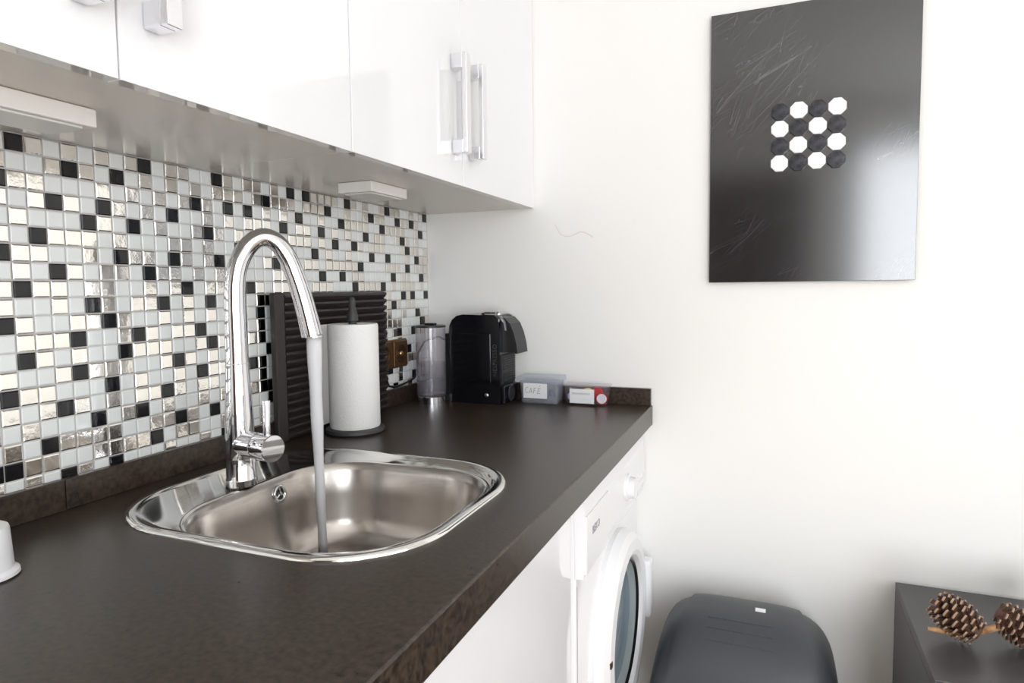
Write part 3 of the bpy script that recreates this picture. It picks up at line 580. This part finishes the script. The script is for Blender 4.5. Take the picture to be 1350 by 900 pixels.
# ---------------------------------------------------------------- waste bin
BCX, BCY = 0.905, 0.975
bi = thing('waste_bin', (BCX, BCY, 0), 'dark grey waste bin with domed lid beside the washing machine', 'bin')
LB = lambda z, hx, hy, r: [(x, y, z) for x, y in rrect(BCX, BCY, hx, hy, r, 64)]
add('body', loft(nb(), [LB(0.001, 0.155, 0.115, 0.05), LB(0.02, 0.160, 0.12, 0.05), LB(0.262, 0.192, 0.152, 0.06), LB(0.272, 0.196, 0.156, 0.06), LB(0.280, 0.196, 0.156, 0.06)], True, True), BINM, bi)
def dome(hx, hy, z0, h, e=2.6, lift=0.0, umin=None):
    bm = nb(); NU, NV = 40, 32; g = []
    def pt(a, t):
        sx = max(-1, min(1, a)); sy = max(-1, min(1, t))
        zz = max(0.0, 1 - abs(sx) ** 5) ** 0.45 * max(0.0, 1 - abs(sy) ** e) ** (1 / 2.0)
        return (BCX + sx * hx, BCY + sy * hy, z0 + h * zz + lift)
    for i in range(NU + 1):
        a = -math.cos(math.pi * i / NU); row = []
        for j in range(NV + 1):
            t = -math.cos(math.pi * j / NV)
            aa = a * (umin(t) if umin else 1.0); row.append(bm.verts.new(pt(aa, t * (0.97 if umin else 1))))
        g.append(row)
    for i in range(NU):
        for j in range(NV):
            try: bm.faces.new((g[i][j], g[i + 1][j], g[i + 1][j + 1], g[i][j + 1]))
            except ValueError: pass
    return bm
lid = add('lid', dome(0.198, 0.158, 0.2805, 0.185), BINM, bi)
obj('flap', dome(0.198, 0.158, 0.2805, 0.185, lift=0.0060, umin=lambda t: 0.52 + 0.26 * (1 - t) / 2), BINM, lid, True, 60)
obj('tag', bx((0.928, 0.968, 0.4713), (0.950, 0.985, 0.4725)), CARD, lid)
for k, t in enumerate((-0.36, -0.52, -0.66)):
    zz = 0.2805 + 0.185 * (1 - abs(t) ** 2.6) ** 0.5 + 0.0062; y_ = BCY + t * 0.158
    obj('raised_line', tube(nb(), [(BCX - 0.075, y_, zz), (BCX + 0.06, y_, zz)], 0.0012, 8), BINM, lid)

# ---------------------------------------------------------------- dark low cabinet with pine cone twig
SX0, SX1, SY0, SY1, SZ = 1.228, 2.03, 0.722, 1.130, 0.520
lc = thing('low_cabinet', (1.6, 0.926, 0), 'dark charcoal low cabinet against the end wall on the right', 'cabinet')
add('top', bx((SX0, SY0, SZ - 0.022), (SX1, SY1, SZ), 0.001), SHELF, lc)
add('side_panel', bx((SX0, SY0 + 0.02, 0.0), (SX0 + 0.02, SY1, SZ - 0.0222)), SHELF, lc)
add('side_panel', bx((SX1 - 0.02, SY0 + 0.02, 0.0), (SX1, SY1, SZ - 0.0222)), SHELF, lc)
add('back_panel', bx((SX0 + 0.0202, SY1 - 0.01, 0.03), (SX1 - 0.0202, SY1, SZ - 0.0222)), SHELF, lc)
for a, c in ((SX0, 1.6285), (1.6305, SX1)):
    for z0, z1 in ((0.03, 0.258), (0.262, SZ - 0.024)):
        f_ = add('drawer', bx((a + 0.001, SY0 + 0.0005, z0), (c - 0.001, SY0 + 0.0195, z1), 0.001), SHELF, lc)
        mid = (a + c) / 2; obj('handle', bx((mid - 0.06, SY0 - 0.018, z1 - 0.055), (mid + 0.06, SY0 + 0.001, z1 - 0.045), 0.002), SATIN, f_)
pg = thing('pine_cone_twig', (1.34, 0.89, SZ), 'dried twig with open pine cones lying on the dark cabinet', 'decoration')
def cone(c, ax, Lh, Rm, seed):
    rnd = random.Random(seed); c = Vector(c); ax = Vector(ax).normalized(); u, v = frame_from(ax)
    core = nb(); prof = [(0, -Lh * 0.95)] + [(Rm * 0.62 * math.sin(math.pi * (0.12 + 0.80 * k / 10)) ** 0.8, -Lh * 0.92 + 1.75 * Lh * k / 10) for k in range(11)] + [(0, Lh * 0.86)]
    lathe(core, prof, 20, c, ax); o = add('pine_cone', core, CONE, pg)
    bs, tp_ = nb(), nb(); N = 84
    for k in range(N):
        t = (k + 0.5) / N; h = -Lh * 0.90 + 1.8 * Lh * t; r0 = Rm * 0.55 * math.sin(math.pi * (0.12 + 0.80 * t)) ** 0.8; r1 = Rm * (0.35 + 0.68 * math.sin(math.pi * (0.14 + 0.70 * t)) ** 0.9)
        a = k * 2.39996 + rnd.uniform(-.06, .06); rd = u * math.cos(a) + v * math.sin(a); tn = ax.cross(rd)
        up = (rd + ax * (0.15 + 0.75 * t)).normalized(); nrm = tn.cross(up).normalized()
        b0 = c + ax * h + rd * r0 * 0.8; ln = max(0.004, r1 - r0 * 0.8); wd = 0.0068 * (0.75 + 0.5 * math.sin(math.pi * t)); e = b0 + up * ln
        tk_ = 0.0011
        def wedge(bm, p0, p1, w0, w1, t0, t1):
            q = [p0 - tn * w0 - nrm * t0, p0 + tn * w0 - nrm * t0, p0 + tn * w0 + nrm * t0, p0 - tn * w0 + nrm * t0, p1 - tn * w1 - nrm * t1, p1 + tn * w1 - nrm * t1, p1 + tn * w1 + nrm * t1, p1 - tn * w1 + nrm * t1]
            q = [bm.verts.new(x) for x in q]
            for f in ((0, 1, 2, 3), (4, 5, 6, 7), (0, 1, 5, 4), (1, 2, 6, 5), (2, 3, 7, 6), (3, 0, 4, 7)): bm.faces.new([q[i] for i in f])
        wedge(bs, b0, e, wd * 0.5, wd, tk_ * 0.7, tk_); wedge(tp_, e - up * 0.0005, e + up * 0.0022, wd * 0.98, wd * 0.45, tk_ * 1.5, tk_ * 1.0)
    q = obj('scales', bs, CONE, o); q['kind'] = 'stuff'; q = obj('scale_tips', tp_, CONET, o); q['kind'] = 'stuff'
    return o
cone((1.298, 0.880, 0.5640), (-0.72, 0.25, 0.45), 0.040, 0.038, 1)
cone((1.397, 0.895, 0.5640), (0.75, -0.15, -0.30), 0.042, 0.037, 2)
cone((1.470, 0.985, 0.5640), (0.3, 0.8, 0.25), 0.042, 0.038, 3)
add('twig', tube(nb(), [(1.245, 0.872, 0.541), (1.268, 0.868, 0.543), (1.30, 0.868, 0.541), (1.335, 0.882, 0.548), (1.358, 0.890, 0.555), (1.385, 0.90, 0.562), (1.42, 0.925, 0.570), (1.45, 0.96, 0.566), (1.50, 1.01, 0.560)], [0.0035, 0.0055, 0.0065, 0.0058, 0.0062, 0.0065, 0.006, 0.006, 0.004], 12), BARK, pg)
